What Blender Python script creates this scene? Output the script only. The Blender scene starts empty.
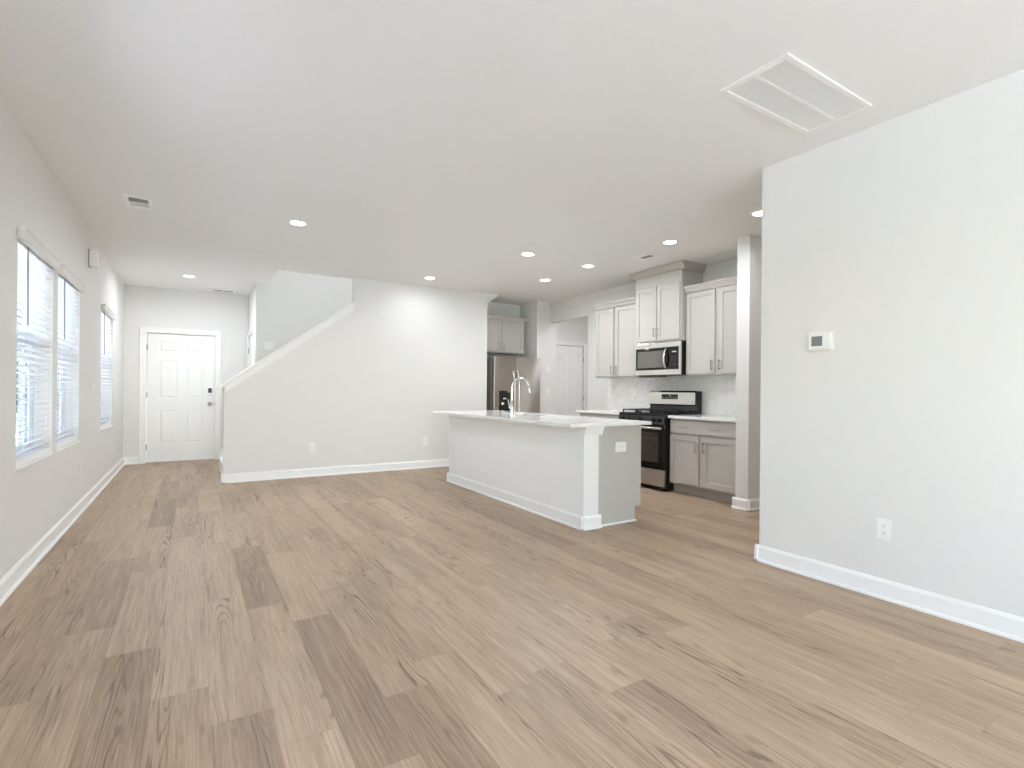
import bpy, bmesh, math, random
from mathutils import Vector, Matrix

S = bpy.context.scene
COL = S.collection

# ------------------------------------------------------------------ camera
cam_data = bpy.data.cameras.new('camera')
cam_data.sensor_width = 36.0
cam_data.lens = 515.67 / 1024 * 36.0
cam_data.shift_y = (390.54 - 384) / 1024
cam_data.clip_start = 0.05
cam = bpy.data.objects.new('camera', cam_data)
COL.objects.link(cam)
cam.matrix_world = (Matrix.Translation((0, 0, 1.1755)) @ Matrix.Rotation(-0.55504, 4, 'Z')
                    @ Matrix.Rotation(math.pi / 2, 4, 'X') @ Matrix.Rotation(0.008229, 4, 'Z'))
S.camera = cam

# ------------------------------------------------------------------ look / exposure
S.view_settings.view_transform = 'Standard'
S.view_settings.look = 'None'
S.view_settings.gamma = 1.0
S.view_settings.exposure = 1.2
S.view_settings.use_curve_mapping = False
S.cycles.max_bounces = 12
S.cycles.diffuse_bounces = 8
S.cycles.sample_clamp_indirect = 8.0

# ------------------------------------------------------------------ sky
SKY_STRENGTH = 1.1
CAN_POWER = 6.4
world = bpy.data.worlds.new('world')
S.world = world
world.use_nodes = True
wn, wl = world.node_tree.nodes, world.node_tree.links
wn.clear()
sky = wn.new('ShaderNodeTexSky')
sky.sky_type = 'NISHITA'
sky.sun_disc = False
sky.sun_elevation = math.radians(48)
sky.sun_rotation = math.radians(120)
sky.dust_density = 0.6
hsv = wn.new('ShaderNodeHueSaturation')
hsv.inputs['Saturation'].default_value = 0.95
hsv.inputs['Value'].default_value = 1.0
bg = wn.new('ShaderNodeBackground')
bg.inputs['Strength'].default_value = SKY_STRENGTH
wo = wn.new('ShaderNodeOutputWorld')
wl.new(sky.outputs[0], hsv.inputs['Color'])
wl.new(hsv.outputs[0], bg.inputs['Color'])
wl.new(bg.outputs[0], wo.inputs['Surface'])


# sun high over the front of the house: it lights the ground outside and never enters the room
sun_data = bpy.data.lights.new('sun', 'SUN')
sun_data.energy = 103.0
sun_data.angle = math.radians(0.6)
sun_data.color = (0.74, 0.785, 1.0)
sun = bpy.data.objects.new('sun', sun_data)
sun.rotation_euler = Vector((-0.40, -0.10, -0.9)).to_track_quat('-Z', 'Y').to_euler()
COL.objects.link(sun)


def portal(loc, rot, sx, sy):
    d = bpy.data.lights.new('window_portal', 'AREA')
    d.shape = 'RECTANGLE'
    d.size, d.size_y = sx, sy
    d.cycles.is_portal = True
    o = bpy.data.objects.new('window_portal', d)
    o.location = loc
    o.rotation_euler = rot
    COL.objects.link(o)
    return o


# sky portals in the openings of the room (they add no light, they only guide sampling)
portal((-1.10, 4.63, 1.37), (0, -math.pi / 2, 0), 1.45, 0.95)
portal((-1.10, 2.815, 1.37), (0, -math.pi / 2, 0), 1.45, 0.95)
portal((-1.10, -1.785, 1.37), (0, -math.pi / 2, 0), 1.45, 0.95)
portal((-1.10, 5.71, 1.37), (0, -math.pi / 2, 0), 1.45, 0.92)
portal((-1.10, 7.99, 1.37), (0, -math.pi / 2, 0), 1.45, 1.0)
portal((0.6, -3.90, 1.13), (math.pi / 2, 0, 0), 2.4, 2.2)


# ------------------------------------------------------------------ materials
def lin(c):
    return tuple(((v / 255) / 12.92 if v / 255 <= 0.04045 else ((v / 255 + 0.055) / 1.055) ** 2.4) for v in c) + (1.0,)


def mat(name, rgb, rough=0.5, metal=0.0, spec=0.5, bump=0.0, bscale=300.0, var=0.0, vscale=6.0, aniso=0.0, coat=0.0):
    m = bpy.data.materials.new(name)
    m.use_nodes = True
    n, l = m.node_tree.nodes, m.node_tree.links
    b = n['Principled BSDF']
    b.inputs['Base Color'].default_value = lin(rgb)
    b.inputs['Roughness'].default_value = rough
    b.inputs['Metallic'].default_value = metal
    b.inputs['Specular IOR Level'].default_value = spec
    b.inputs['Anisotropic'].default_value = aniso
    b.inputs['Coat Weight'].default_value = coat
    tc = n.new('ShaderNodeTexCoord')
    nz = n.new('ShaderNodeTexNoise')
    nz.inputs['Scale'].default_value = bscale
    l.new(tc.outputs['Object'], nz.inputs['Vector'])
    if bump > 0:
        bp = n.new('ShaderNodeBump')
        bp.inputs['Strength'].default_value = bump
        bp.inputs['Distance'].default_value = 0.001
        l.new(nz.outputs['Fac'], bp.inputs['Height'])
        l.new(bp.outputs['Normal'], b.inputs['Normal'])
    n2 = n.new('ShaderNodeTexNoise')
    n2.inputs['Scale'].default_value = vscale
    l.new(tc.outputs['Object'], n2.inputs['Vector'])
    mr = n.new('ShaderNodeMapRange')
    mr.inputs['To Min'].default_value = max(0.0, rough - 0.03)
    mr.inputs['To Max'].default_value = min(1.0, rough + 0.03)
    l.new(n2.outputs['Fac'], mr.inputs['Value'])
    l.new(mr.outputs[0], b.inputs['Roughness'])
    if var > 0:
        mx = n.new('ShaderNodeMix')
        mx.data_type = 'RGBA'
        mx.inputs['A'].default_value = lin(rgb)
        mx.inputs['B'].default_value = lin(tuple(max(0, v * (1 - var)) for v in rgb))
        l.new(n2.outputs['Fac'], mx.inputs['Factor'])
        l.new(mx.outputs['Result'], b.inputs['Base Color'])
    return m


M = {}
M['wall'] = mat('wall_paint', (232, 230, 227), 0.6, spec=0.25, bump=0.06, bscale=260)
M['ceiling'] = mat('ceiling_paint', (240, 239, 236), 0.8, spec=0.15, bump=0.08, bscale=220)
M['trim'] = mat('white_trim_paint', (245, 244, 242), 0.35, spec=0.4)
M['cabinet'] = mat('grey_cabinet_paint', (194, 189, 183), 0.4, spec=0.4)
M['toekick'] = mat('grey_toe_kick', (170, 168, 165), 0.5)
M['quartz'] = mat('white_quartz', (243, 241, 238), 0.10, spec=0.5, var=0.02, vscale=30, coat=0.15)
M['steel'] = mat('brushed_stainless', (196, 188, 181), 0.30, metal=1.0, aniso=1.0)
_n = M['steel'].node_tree.nodes
_t = _n.new('ShaderNodeCombineXYZ')
_t.inputs[2].default_value = 1.0
M['steel'].node_tree.links.new(_t.outputs[0], _n['Principled BSDF'].inputs['Tangent'])
M['steel_bright'] = mat('polished_stainless', (226, 224, 220), 0.18, metal=1.0)
M['chrome'] = mat('chrome', (238, 238, 238), 0.12, metal=1.0)
M['nickel'] = mat('brushed_nickel', (178, 172, 166), 0.3, metal=1.0)
M['black'] = mat('black_enamel', (22, 21, 21), 0.25, spec=0.5)
M['blackglass'] = mat('black_glass', (14, 13, 13), 0.06, spec=0.5)
M['iron'] = mat('cast_iron', (30, 29, 29), 0.55)
M['darkgrey'] = mat('dark_grey_steel', (78, 74, 71), 0.4, metal=0.3)
M['fridgeside'] = mat('grey_fridge_side', (150, 147, 144), 0.4)
M['plastic'] = mat('white_plastic', (244, 243, 240), 0.35)
M['slot'] = mat('slot_shade_grey', (150, 148, 144), 0.6)  # slot grey, also painted-in shade on louvres and behind the chime
M['vinyl'] = mat('white_vinyl', (240, 240, 238), 0.4)
M['slat'] = mat('white_blind_slat', (246, 245, 242), 0.4)
M['valance'] = mat('shaded_valance', (222, 218, 212), 0.45)  # white like the slats, with its shade put into the colour
M['wand'] = mat('grey_tilt_wand', (150, 150, 150), 0.3)
M['vent_shade'] = mat('duct_shadow_metal', (196, 193, 189), 0.6)  # shade of the vent openings, put into the colour
M['screen'] = mat('thermostat_screen', (118, 120, 120), 0.25)
M['keypad'] = mat('smart_lock_keypad', (48, 46, 45), 0.25)
M['mwindow'] = mat('microwave_window', (104, 102, 97), 0.3)
M['ovenin'] = mat('oven_window', (66, 58, 55), 0.12)
M['grass'] = mat('lawn_grass', (112, 124, 92), 0.9, var=0.4, vscale=3)
M['leaf'] = mat('tree_leaves', (108, 134, 84), 0.8, var=0.45, vscale=4)
M['bark'] = mat('tree_bark', (110, 92, 78), 0.9, var=0.3)
M['siding'] = mat('pale_siding', (214, 214, 210), 0.8)
M['concrete'] = mat('pale_concrete', (198, 197, 194), 0.85, bump=0.1, bscale=60, var=0.06)
M['threshold'] = mat('pale_threshold', (200, 190, 178), 0.4)


def math_node(n, l, op, a, b=None):
    x = n.new('ShaderNodeMath')
    x.operation = op
    for i, v in enumerate((a, b)):
        if v is None:
            continue
        if isinstance(v, (int, float)):
            x.inputs[i].default_value = v
        else:
            l.new(v, x.inputs[i])
    return x.outputs[0]


def glass_mat(name, tint):
    m = bpy.data.materials.new(name)
    m.use_nodes = True
    n, l = m.node_tree.nodes, m.node_tree.links
    n.clear()
    o = n.new('ShaderNodeOutputMaterial')
    mx = n.new('ShaderNodeMixShader')
    t = n.new('ShaderNodeBsdfTransparent')
    t.inputs['Color'].default_value = tint
    g = n.new('ShaderNodeBsdfGlossy')
    g.inputs['Roughness'].default_value = 0.02
    fr = n.new('ShaderNodeLayerWeight')
    fr.inputs['Blend'].default_value = 0.5
    p5 = math_node(n, l, 'POWER', fr.outputs['Facing'], 5.0)
    l.new(math_node(n, l, 'ADD', math_node(n, l, 'MULTIPLY', p5, 0.45), 0.03), mx.inputs['Fac'])
    l.new(t.outputs[0], mx.inputs[1])
    l.new(g.outputs[0], mx.inputs[2])
    l.new(mx.outputs[0], o.inputs['Surface'])
    return m


def emit_mat(name, rgb, strength):
    m = bpy.data.materials.new(name)
    m.use_nodes = True
    b = m.node_tree.nodes['Principled BSDF']
    b.inputs['Base Color'].default_value = lin(rgb)
    b.inputs['Emission Color'].default_value = lin(rgb)
    b.inputs['Emission Strength'].default_value = strength
    return m


M['glass'] = glass_mat('window_glass', (0.95, 0.97, 0.96, 1))
M['glass_tint'] = glass_mat('tinted_window_glass', (0.45, 0.46, 0.47, 1))
M['lens'] = emit_mat('lit_lens', (255, 250, 240), 6.0)
M['digit'] = emit_mat('lit_clock_display', (170, 178, 182), 0.35)


def floor_mat():
    m = bpy.data.materials.new('oak_vinyl_planks')
    m.use_nodes = True
    n, l = m.node_tree.nodes, m.node_tree.links
    b = n['Principled BSDF']
    uv = n.new('ShaderNodeUVMap')
    uv.uv_map = 'plank'
    tone = n.new('ShaderNodeAttribute')
    tone.attribute_name = 'tone'
    seed = n.new('ShaderNodeAttribute')
    seed.attribute_name = 'seed'
    plen = n.new('ShaderNodeAttribute')
    plen.attribute_name = 'plen'
    sp = n.new('ShaderNodeSeparateXYZ')
    l.new(uv.outputs[0], sp.inputs[0])
    u, v = sp.outputs[0], sp.outputs[1]

    def field(su, sv, sd, detail=2.0, rough=0.5, dist=0.0):
        c = n.new('ShaderNodeCombineXYZ')
        l.new(math_node(n, l, 'MULTIPLY', u, su), c.inputs[0])
        l.new(math_node(n, l, 'MULTIPLY', v, sv), c.inputs[1])
        l.new(math_node(n, l, 'MULTIPLY', seed.outputs['Fac'], sd), c.inputs[2])
        t = n.new('ShaderNodeTexNoise')
        t.inputs['Scale'].default_value = 1.0
        t.inputs['Detail'].default_value = detail
        t.inputs['Roughness'].default_value = rough
        t.inputs['Distortion'].default_value = dist
        l.new(c.outputs[0], t.inputs['Vector'])
        return t.outputs['Fac']

    broad = field(8, 0.8, 91.0, 2.0)                     # slow tone drift inside a plank
    ringf = field(9, 0.6, 57.0, 2.0, 0.35, 0.25)          # contour lines of this are the cathedral grain
    mask = field(8, 0.45, 33.0, 1.0)
    fine = field(210, 5.0, 71.0, 3.0, 0.6)
    streak = field(62, 1.6, 13.0, 4.0, 0.65)
    mid = field(190, 4.0, 19.0, 3.0, 0.6)
    knots = field(16, 6.0, 47.0, 1.0)

    rings = math_node(n, l, 'SINE', math_node(n, l, 'MULTIPLY', ringf, 120.0))
    rings = math_node(n, l, 'MAXIMUM', rings, 0.0)
    rings = math_node(n, l, 'POWER', rings, 3.0)
    mk = n.new('ShaderNodeMapRange')
    mk.inputs['From Min'].default_value = 0.50
    mk.inputs['From Max'].default_value = 0.66
    l.new(mask, mk.inputs['Value'])
    rings = math_node(n, l, 'MULTIPLY', rings, mk.outputs[0])
    kn = n.new('ShaderNodeMapRange')
    kn.inputs['From Min'].default_value = 0.69
    kn.inputs['From Max'].default_value = 0.78
    l.new(knots, kn.inputs['Value'])

    # value = tone + small terms
    def centred(x, k):
        return math_node(n, l, 'MULTIPLY', math_node(n, l, 'SUBTRACT', x, 0.5), k)
    val = math_node(n, l, 'ADD', tone.outputs['Fac'], centred(broad, 0.5))
    val = math_node(n, l, 'ADD', val, centred(streak, 0.50))
    val = math_node(n, l, 'ADD', val, centred(mid, 0.72))
    val = math_node(n, l, 'ADD', val, centred(fine, 0.75))
    val = math_node(n, l, 'SUBTRACT', val, math_node(n, l, 'MULTIPLY', rings, 0.52))
    val = math_node(n, l, 'SUBTRACT', val, math_node(n, l, 'MULTIPLY', kn.outputs[0], 0.2))
    ramp = n.new('ShaderNodeValToRGB')
    e = ramp.color_ramp.elements
    e[0].position, e[0].color = 0.0, lin((113, 92, 75))
    e[1].position, e[1].color = 1.0, lin((196, 174, 150))
    x = ramp.color_ramp.elements.new(0.32)
    x.color = lin((145, 122, 100))
    x = ramp.color_ramp.elements.new(0.62)
    x.color = lin((172, 149, 124))
    l.new(val, ramp.inputs[0])

    # seam lines
    du = math_node(n, l, 'SUBTRACT', 0.095, math_node(n, l, 'ABSOLUTE', u))
    dv = math_node(n, l, 'MINIMUM', v, math_node(n, l, 'SUBTRACT', plen.outputs['Fac'], v))
    d = math_node(n, l, 'MINIMUM', du, dv)
    sm = n.new('ShaderNodeMapRange')
    sm.inputs['From Min'].default_value = 0.0006
    sm.inputs['From Max'].default_value = 0.0022
    sm.inputs['To Min'].default_value = 0.84
    sm.inputs['To Max'].default_value = 1.0
    l.new(d, sm.inputs['Value'])
    mul = n.new('ShaderNodeMix')
    mul.data_type = 'RGBA'
    mul.blend_type = 'MULTIPLY'
    mul.inputs['Factor'].default_value = 1.0
    l.new(ramp.outputs[0], mul.inputs['A'])
    cc = n.new('ShaderNodeCombineXYZ')
    for i in range(3):
        l.new(sm.outputs[0], cc.inputs[i])
    l.new(cc.outputs[0], mul.inputs['B'])
    l.new(mul.outputs['Result'], b.inputs['Base Color'])
    rr = n.new('ShaderNodeMapRange')
    rr.inputs['To Min'].default_value = 0.36
    rr.inputs['To Max'].default_value = 0.50
    l.new(fine, rr.inputs['Value'])
    l.new(rr.outputs[0], b.inputs['Roughness'])
    b.inputs['Specular IOR Level'].default_value = 0.4
    bp = n.new('ShaderNodeBump')
    bp.inputs['Strength'].default_value = 0.12
    bp.inputs['Distance'].default_value = 0.001
    l.new(fine, bp.inputs['Height'])
    l.new(bp.outputs['Normal'], b.inputs['Normal'])
    return m


def tile_mat():
    m = bpy.data.materials.new('marble_mosaic_tile')
    m.use_nodes = True
    n, l = m.node_tree.nodes, m.node_tree.links
    b = n['Principled BSDF']
    tc = n.new('ShaderNodeTexCoord')
    mp = n.new('ShaderNodeMapping')
    mp.inputs['Rotation'].default_value = (math.pi / 2, 0, math.pi / 2)
    l.new(tc.outputs['Object'], mp.inputs['Vector'])
    sp = n.new('ShaderNodeSeparateXYZ')
    l.new(tc.outputs['Object'], sp.inputs[0])
    cb = n.new('ShaderNodeCombineXYZ')
    l.new(sp.outputs[1], cb.inputs[0])
    l.new(sp.outputs[2], cb.inputs[1])
    br = n.new('ShaderNodeTexBrick')
    br.inputs['Scale'].default_value = 1.0
    br.inputs['Brick Width'].default_value = 0.055
    br.inputs['Row Height'].default_value = 0.026
    br.inputs['Mortar Size'].default_value = 0.0016
    br.inputs['Color1'].default_value = lin((244, 242, 239))
    br.inputs['Color2'].default_value = lin((236, 234, 231))
    br.inputs['Mortar'].default_value = lin((229, 227, 223))
    br.inputs['Bias'].default_value = -0.1
    l.new(cb.outputs[0], br.inputs['Vector'])
    nz = n.new('ShaderNodeTexNoise')
    nz.inputs['Scale'].default_value = 14.0
    nz.inputs['Detail'].default_value = 5.0
    nz.inputs['Distortion'].default_value = 1.4
    l.new(cb.outputs[0], nz.inputs['Vector'])
    mr = n.new('ShaderNodeMapRange')
    mr.inputs['From Min'].default_value = 0.3
    mr.inputs['From Max'].default_value = 0.7
    mr.inputs['To Min'].default_value = 0.90
    mr.inputs['To Max'].default_value = 1.05
    l.new(nz.outputs['Fac'], mr.inputs['Value'])
    mul = n.new('ShaderNodeMix')
    mul.data_type = 'RGBA'
    mul.blend_type = 'MULTIPLY'
    mul.inputs['Factor'].default_value = 1.0
    cc = n.new('ShaderNodeCombineXYZ')
    for i in range(3):
        l.new(mr.outputs[0], cc.inputs[i])
    l.new(br.outputs['Color'], mul.inputs['A'])
    l.new(cc.outputs[0], mul.inputs['B'])
    l.new(mul.outputs['Result'], b.inputs['Base Color'])
    b.inputs['Roughness'].default_value = 0.3
    return m


M['floor'] = floor_mat()
M['tile'] = tile_mat()


# ------------------------------------------------------------------ mesh helpers
class B:
    """collects solids; fn maps local (u, d, w) to world"""

    def __init__(self, fn=None):
        self.bm = bmesh.new()
        self.fn = fn or (lambda u, d, w: (u, d, w))

    def _v(self, p):
        return self.bm.verts.new(self.fn(*p))

    def box(self, u0, u1, d0, d1, w0, w1, bev=0.0, seg=2):
        vs = [self._v((u, d, w)) for w in (w0, w1) for d in (d0, d1) for u in (u0, u1)]
        fs = []
        for q in ((0, 1, 3, 2), (4, 6, 7, 5), (0, 4, 5, 1), (1, 5, 7, 3), (3, 7, 6, 2), (2, 6, 4, 0)):
            fs.append(self.bm.faces.new([vs[i] for i in q]))
        if bev > 0:
            es = list({e for f in fs for e in f.edges})
            bmesh.ops.bevel(self.bm, geom=es, offset=bev, offset_type='OFFSET', segments=seg, profile=0.5, affect='EDGES')
        return self

    def prism(self, poly, a0, a1, plane='ud', bev=0.0):
        """poly of 2-D points; plane names the two local axes, the third runs a0..a1"""
        def P(p, a):
            return {'ud': (p[0], p[1], a), 'uw': (p[0], a, p[1]), 'dw': (a, p[0], p[1])}[plane]
        lo = [self._v(P(p, a0)) for p in poly]
        hi = [self._v(P(p, a1)) for p in poly]
        n = len(poly)
        fs = [self.bm.faces.new(lo), self.bm.faces.new(hi[::-1])]
        for i in range(n):
            fs.append(self.bm.faces.new((lo[i], lo[(i + 1) % n], hi[(i + 1) % n], hi[i])))
        if bev > 0:
            es = list({e for f in fs for e in f.edges})
            bmesh.ops.bevel(self.bm, geom=es, offset=bev, offset_type='OFFSET', segments=2, profile=0.5, affect='EDGES')
        return self

    def tube(self, pts, r, seg=12, caps=True):
        pts = [Vector(p) for p in pts]
        rs = r if isinstance(r, (list, tuple)) else [r] * len(pts)
        rings = []
        up = None
        for i, p in enumerate(pts):
            t = (pts[min(i + 1, len(pts) - 1)] - pts[max(i - 1, 0)]).normalized()
            if up is None:
                up = Vector((0, 0, 1)) if abs(t.z) < 0.9 else Vector((1, 0, 0))
            a = t.cross(up).normalized()
            c = a.cross(t).normalized()
            up = c
            rings.append([self._v(tuple(p + rs[i] * (math.cos(k * 2 * math.pi / seg) * a + math.sin(k * 2 * math.pi / seg) * c))) for k in range(seg)])
        for i in range(len(rings) - 1):
            for k in range(seg):
                self.bm.faces.new((rings[i][k], rings[i][(k + 1) % seg], rings[i + 1][(k + 1) % seg], rings[i + 1][k]))
        if caps:
            self.bm.faces.new(rings[0][::-1])
            self.bm.faces.new(rings[-1])
        return self

    def lathe(self, prof, centre, axis='z', seg=24):
        """closed solid of revolution; prof = [(radius, height)...]"""
        rings = []
        for r, h in prof:
            ring = []
            for k in range(seg):
                a = 2 * math.pi * k / seg
                x, y = r * math.cos(a), r * math.sin(a)
                q = {'z': (x, y, h), 'x': (h, x, y), 'y': (x, h, y)}[axis]
                ring.append(self._v((centre[0] + q[0], centre[1] + q[1], centre[2] + q[2])))
            rings.append(ring)
        for i in range(len(rings) - 1):
            for k in range(seg):
                self.bm.faces.new((rings[i][k], rings[i][(k + 1) % seg], rings[i + 1][(k + 1) % seg], rings[i + 1][k]))
        self.bm.faces.new(rings[0][::-1])
        self.bm.faces.new(rings[-1])
        return self


def face_x(xf):        # a front that looks towards -x: u = y, d = outward
    return lambda u, d, w: (xf - d, u, w)


def face_xp(xf):       # looks towards +x
    return lambda u, d, w: (xf + d, u, w)


def face_y(yf):        # looks towards -y: u = x
    return lambda u, d, w: (u, yf - d, w)


def world_loc(o):
    p = Vector((0, 0, 0))
    while o is not None:
        p += o.location
        o = o.parent
    return p


def obj(name, b, m, parent=None, smooth=False, label=None):
    bm = b.bm
    bmesh.ops.recalc_face_normals(bm, faces=bm.faces)
    vs = [v.co for v in bm.verts]
    lo = Vector([min(v[i] for v in vs) for i in range(3)])
    hi = Vector([max(v[i] for v in vs) for i in range(3)])
    org = Vector(((lo.x + hi.x) / 2, (lo.y + hi.y) / 2, lo.z))
    bmesh.ops.translate(bm, verts=bm.verts, vec=-org)
    me = bpy.data.meshes.new(name)
    bm.to_mesh(me)
    bm.free()
    me.materials.append(M[m])
    if smooth:
        for p in me.polygons:
            p.use_smooth = True
        if hasattr(me, 'set_sharp_from_angle'):
            me.set_sharp_from_angle(angle=math.radians(38))
    o = bpy.data.objects.new(name, me)
    COL.objects.link(o)
    if parent is not None:
        o.parent = parent
        o.location = org - world_loc(parent)
    else:
        o.location = org
    if label:
        o['label'] = label
    return o


def struct(name, b, m, parent=None):
    o = obj(name, b, m, parent)
    o['kind'] = 'structure'
    return o


def empty_struct(name, loc):
    o = bpy.data.objects.new(name, None)
    o.empty_display_size = 0.1
    o.location = loc
    COL.objects.link(o)
    o['kind'] = 'structure'
    return o


def thing(name, label, cat, loc, group=None):
    o = bpy.data.objects.new(name, None)
    o.empty_display_size = 0.1
    o.location = loc
    COL.objects.link(o)
    tag(o, label, cat, group)
    return o


def tag(o, label, cat, group=None):
    o['label'] = label
    o['category'] = cat
    if group:
        o['group'] = group
    return o


# ------------------------------------------------------------------ dimensions
XL, XR, XK = -0.89, 3.38, 5.37          # left wall, right wall, range wall
YS, YSB, YF, YB = 7.30, 8.50, 9.77, -3.80   # stair wall, stair back wall, front door wall, wall behind
H = 2.74
WT = 0.16


# ------------------------------------------------------------------ floor
def build_floor():
    rnd = random.Random(11)
    W, L = 0.19, 1.22
    x0 = -0.317 - 0.19 * 4
    b = B()
    bm = b.bm
    uvl = bm.loops.layers.uv.new('plank')
    tl = bm.faces.layers.float.new('tone')
    sl = bm.faces.layers.float.new('seed')
    pl = bm.faces.layers.float.new('plen')
    xmin, xmax, ymin, ymax = -1.05, 6.75, -3.92, 9.93
    # planks the photograph shows clearly: row -> (start y, tone)
    fixed = {4: [(1.61, 0.38)], 7: [(3.06, 0.42), (1.84, 0.62)], 8: [(1.57, 0.38), (2.79, 0.68)], 6: [(0.85, 0.42), (2.07, 0.64)], 5: [(2.35, 0.66), (1.13, .55)]}
    k = 0
    while x0 + k * W < xmax:
        xa, xb = x0 + k * W, x0 + (k + 1) * W
        if k in fixed:
            off = fixed[k][0][0] % L
        else:
            off = rnd.random() * L
        y = ymin - L + ((off - (ymin - L)) % L)
        while y < ymax:
            ya, yb = max(y, ymin), min(y + L, ymax)
            if yb > ya and xb > xmin:
                r = rnd.random()
                tone = 0.60 + 0.055 * rnd.gauss(0, 1)
                if r < 0.09:
                    tone = 0.46 + 0.04 * rnd.gauss(0, 1)
                for fy, ft in fixed.get(k, []):
                    if abs(fy - y) < 0.02:
                        tone = ft
                a, c = max(xa, xmin), min(xb, xmax)
                if c > a:
                    f = bm.faces.new([bm.verts.new(p) for p in ((a, ya, 0), (c, ya, 0), (c, yb, 0), (a, yb, 0))])
                    f[tl], f[sl], f[pl] = tone, rnd.random(), L
                    for lp in f.loops:
                        lp[uvl].uv = (lp.vert.co.x - (xa + xb) / 2, lp.vert.co.y - y)
            y += L
        k += 1
    n0 = len(bm.faces)
    b.box(xmin, xmax, ymin, ymax, -0.2, -0.004)
    bm.faces.ensure_lookup_table()
    for f in bm.faces[n0:]:
        f[tl], f[sl], f[pl] = 0.5, 0.1, 1.0
    me = bpy.data.meshes.new('floor')
    bm.to_mesh(me)
    bm.free()
    me.materials.append(M['floor'])
    o = bpy.data.objects.new('floor', me)
    COL.objects.link(o)
    o['kind'] = 'structure'


build_floor()

# ------------------------------------------------------------------ ceiling (with the stair opening)
HX0, HX1 = 0.956, 4.0
b = B()
b.box(-1.05, HX0, YB - .12, YF + .16, H, H + .26)
b.box(HX0, HX1, YB - .12, YS + .12, H, H + .26)
b.box(HX0, HX1, YSB + .12, YF + .16, H, H + .26)
b.box(HX1, 6.75, YB - .12, YF + .16, H, H + .26)
struct('ceiling', b, 'ceiling')

# ------------------------------------------------------------------ walls
WIN = [(4.165, 5.095, 0.672, 2.10), (5.262, 6.16, 0.672, 2.10), (7.49, 8.50, 0.672, 2.10)]
WIN_ADDED = [(-2.25, -1.32, 0.672, 2.10), (2.35, 3.28, 0.672, 2.10)]      # added pair out of view, to bring in more daylight
WALLWIN = WIN_ADDED + WIN
b = B()
ys = [YB - .12] + [v for w in WALLWIN for v in w[:2]] + [YF + .16]
for i in range(0, len(ys), 2):
    b.box(XL - WT, XL, ys[i], ys[i + 1], 0, H)
for y0, y1, z0, z1 in WALLWIN:
    b.box(XL - WT, XL, y0, y1, 0, z0)
    b.box(XL - WT, XL, y0, y1, z1, H)
struct('wall_left', b, 'wall')

# wall behind the camera with an added patio door for daylight
b = B()
b.box(XL, -0.6, YB - .12, YB, 0, H)
b.box(1.8, XR, YB - .12, YB, 0, H)
b.box(-0.6, 1.8, YB - .12, YB, 2.25, H)
struct('wall_back', b, 'wall')

b = B()
b.box(XR, XR + .12, YB - .12, 2.15, 0, H)
struct('wall_right', b, 'wall')

# front door wall: opening for the door
DX0, DX1, DZ = -0.607, 0.317, 2.03
b = B()
b.box(XL, DX0, YF, YF + .14, 0, H)
b.box(DX1, 6.74, YF, YF + .14, 0, H)
b.box(DX0, DX1, YF, YF + .14, DZ, H)
struct('wall_far', b, 'wall')

# closet wall beside the front door
CY0, CY1, CZ = 8.80, 9.60, 2.03
b = B()
b.box(0.795, 0.90, YSB + .12, CY0, 0, H)
b.box(0.795, 0.90, CY1, YF, 0, H)
b.box(0.795, 0.90, CY0, CY1, CZ, H)
struct('wall_closet', b, 'wall')

# wall behind the stairs, going up through the stair opening
b = B()
b.box(0.795, HX1 + .02, YSB, YSB + .12, 0, H)
b.box(HX0 - .12, HX1 + .6, YSB, YSB + .12, H, 5.3)
struct('wall_stair_back', b, 'wall')

# upstairs shaft above the opening
b = B()
b.box(HX0 - .12, HX0, YS + .12, YSB, H + .26, 5.3)
b.box(HX0 - .12, HX1 + .6, YS, YS + .12, H + .26, 5.3)
b.box(HX1 + .5, HX1 + .62, YS + .12, YSB, H + .26, 5.3)
struct('wall_upstairs', b, 'wall')
b = B()
b.box(HX0 - .12, HX1 + .62, YS, YSB + .12, 5.3, 5.4)
struct('ceiling_upstairs', b, 'ceiling')

# stair wall: low sloped part, full height part, chamfered top end
b = B()
b.prism([(0.334, 0), (4.045, 0), (4.045, 2.572), (4.262, H), (1.912, H), (1.912, 2.29), (0.334, 1.134)], YS, YS + .12, 'uw')
struct('wall_stair', b, 'wall')

# fridge alcove
b = B()
b.box(3.93, 4.045, YS + .12, 8.09, 0, H)
b.box(4.045, 5.10, 7.97, 8.09, 0, H)
b.box(5.10, 5.52, 7.41, 8.09, 0, H)
struct('wall_alcove', b, 'wall')

# range wall, header over the hall opening
b = B()
b.box(XK, XK + .12, 3.25, 6.37, 0, H)
b.box(XK, XK + .12, 6.37, 7.41, 2.382, H)
struct('wall_kitchen', b, 'wall')

b = B()
b.box(4.693, XK + .12, 3.11, 3.25, 0, H)
struct('wall_pier', b, 'wall')

# passage between the right wall and the pier
b = B()
b.box(5.37, 5.49, 0.9, 3.11, 0, H)
b.box(XR + .12, 5.37, 0.9, 1.02, 0, H)
struct('wall_passage', b, 'wall')

# hall behind the range wall
HDX0, HDX1, HDY = 5.60, 6.43, 7.75
b = B()
b.box(5.52, HDX0, HDY, HDY + .12, 0, H)
b.box(HDX1, 6.62, HDY, HDY + .12, 0, H)
b.box(HDX0, HDX1, HDY, HDY + .12, 2.04, H)
b.box(6.62, 6.74, 5.3, YF, 0, H)
b.box(XK + .12, 6.62, 5.3, 5.42, 0, H)
struct('wall_hall', b, 'wall')


# ------------------------------------------------------------------ baseboards (board with a shoe moulding)
BH, BT = 0.112, 0.014
BASE_PROF = [(0, 0), (0.028, 0), (0.028, 0.010), (0.022, 0.017), (BT, 0.019), (BT, BH - 0.018), (0.008, BH - 0.004), (0.004, BH), (0, BH)]


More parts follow.
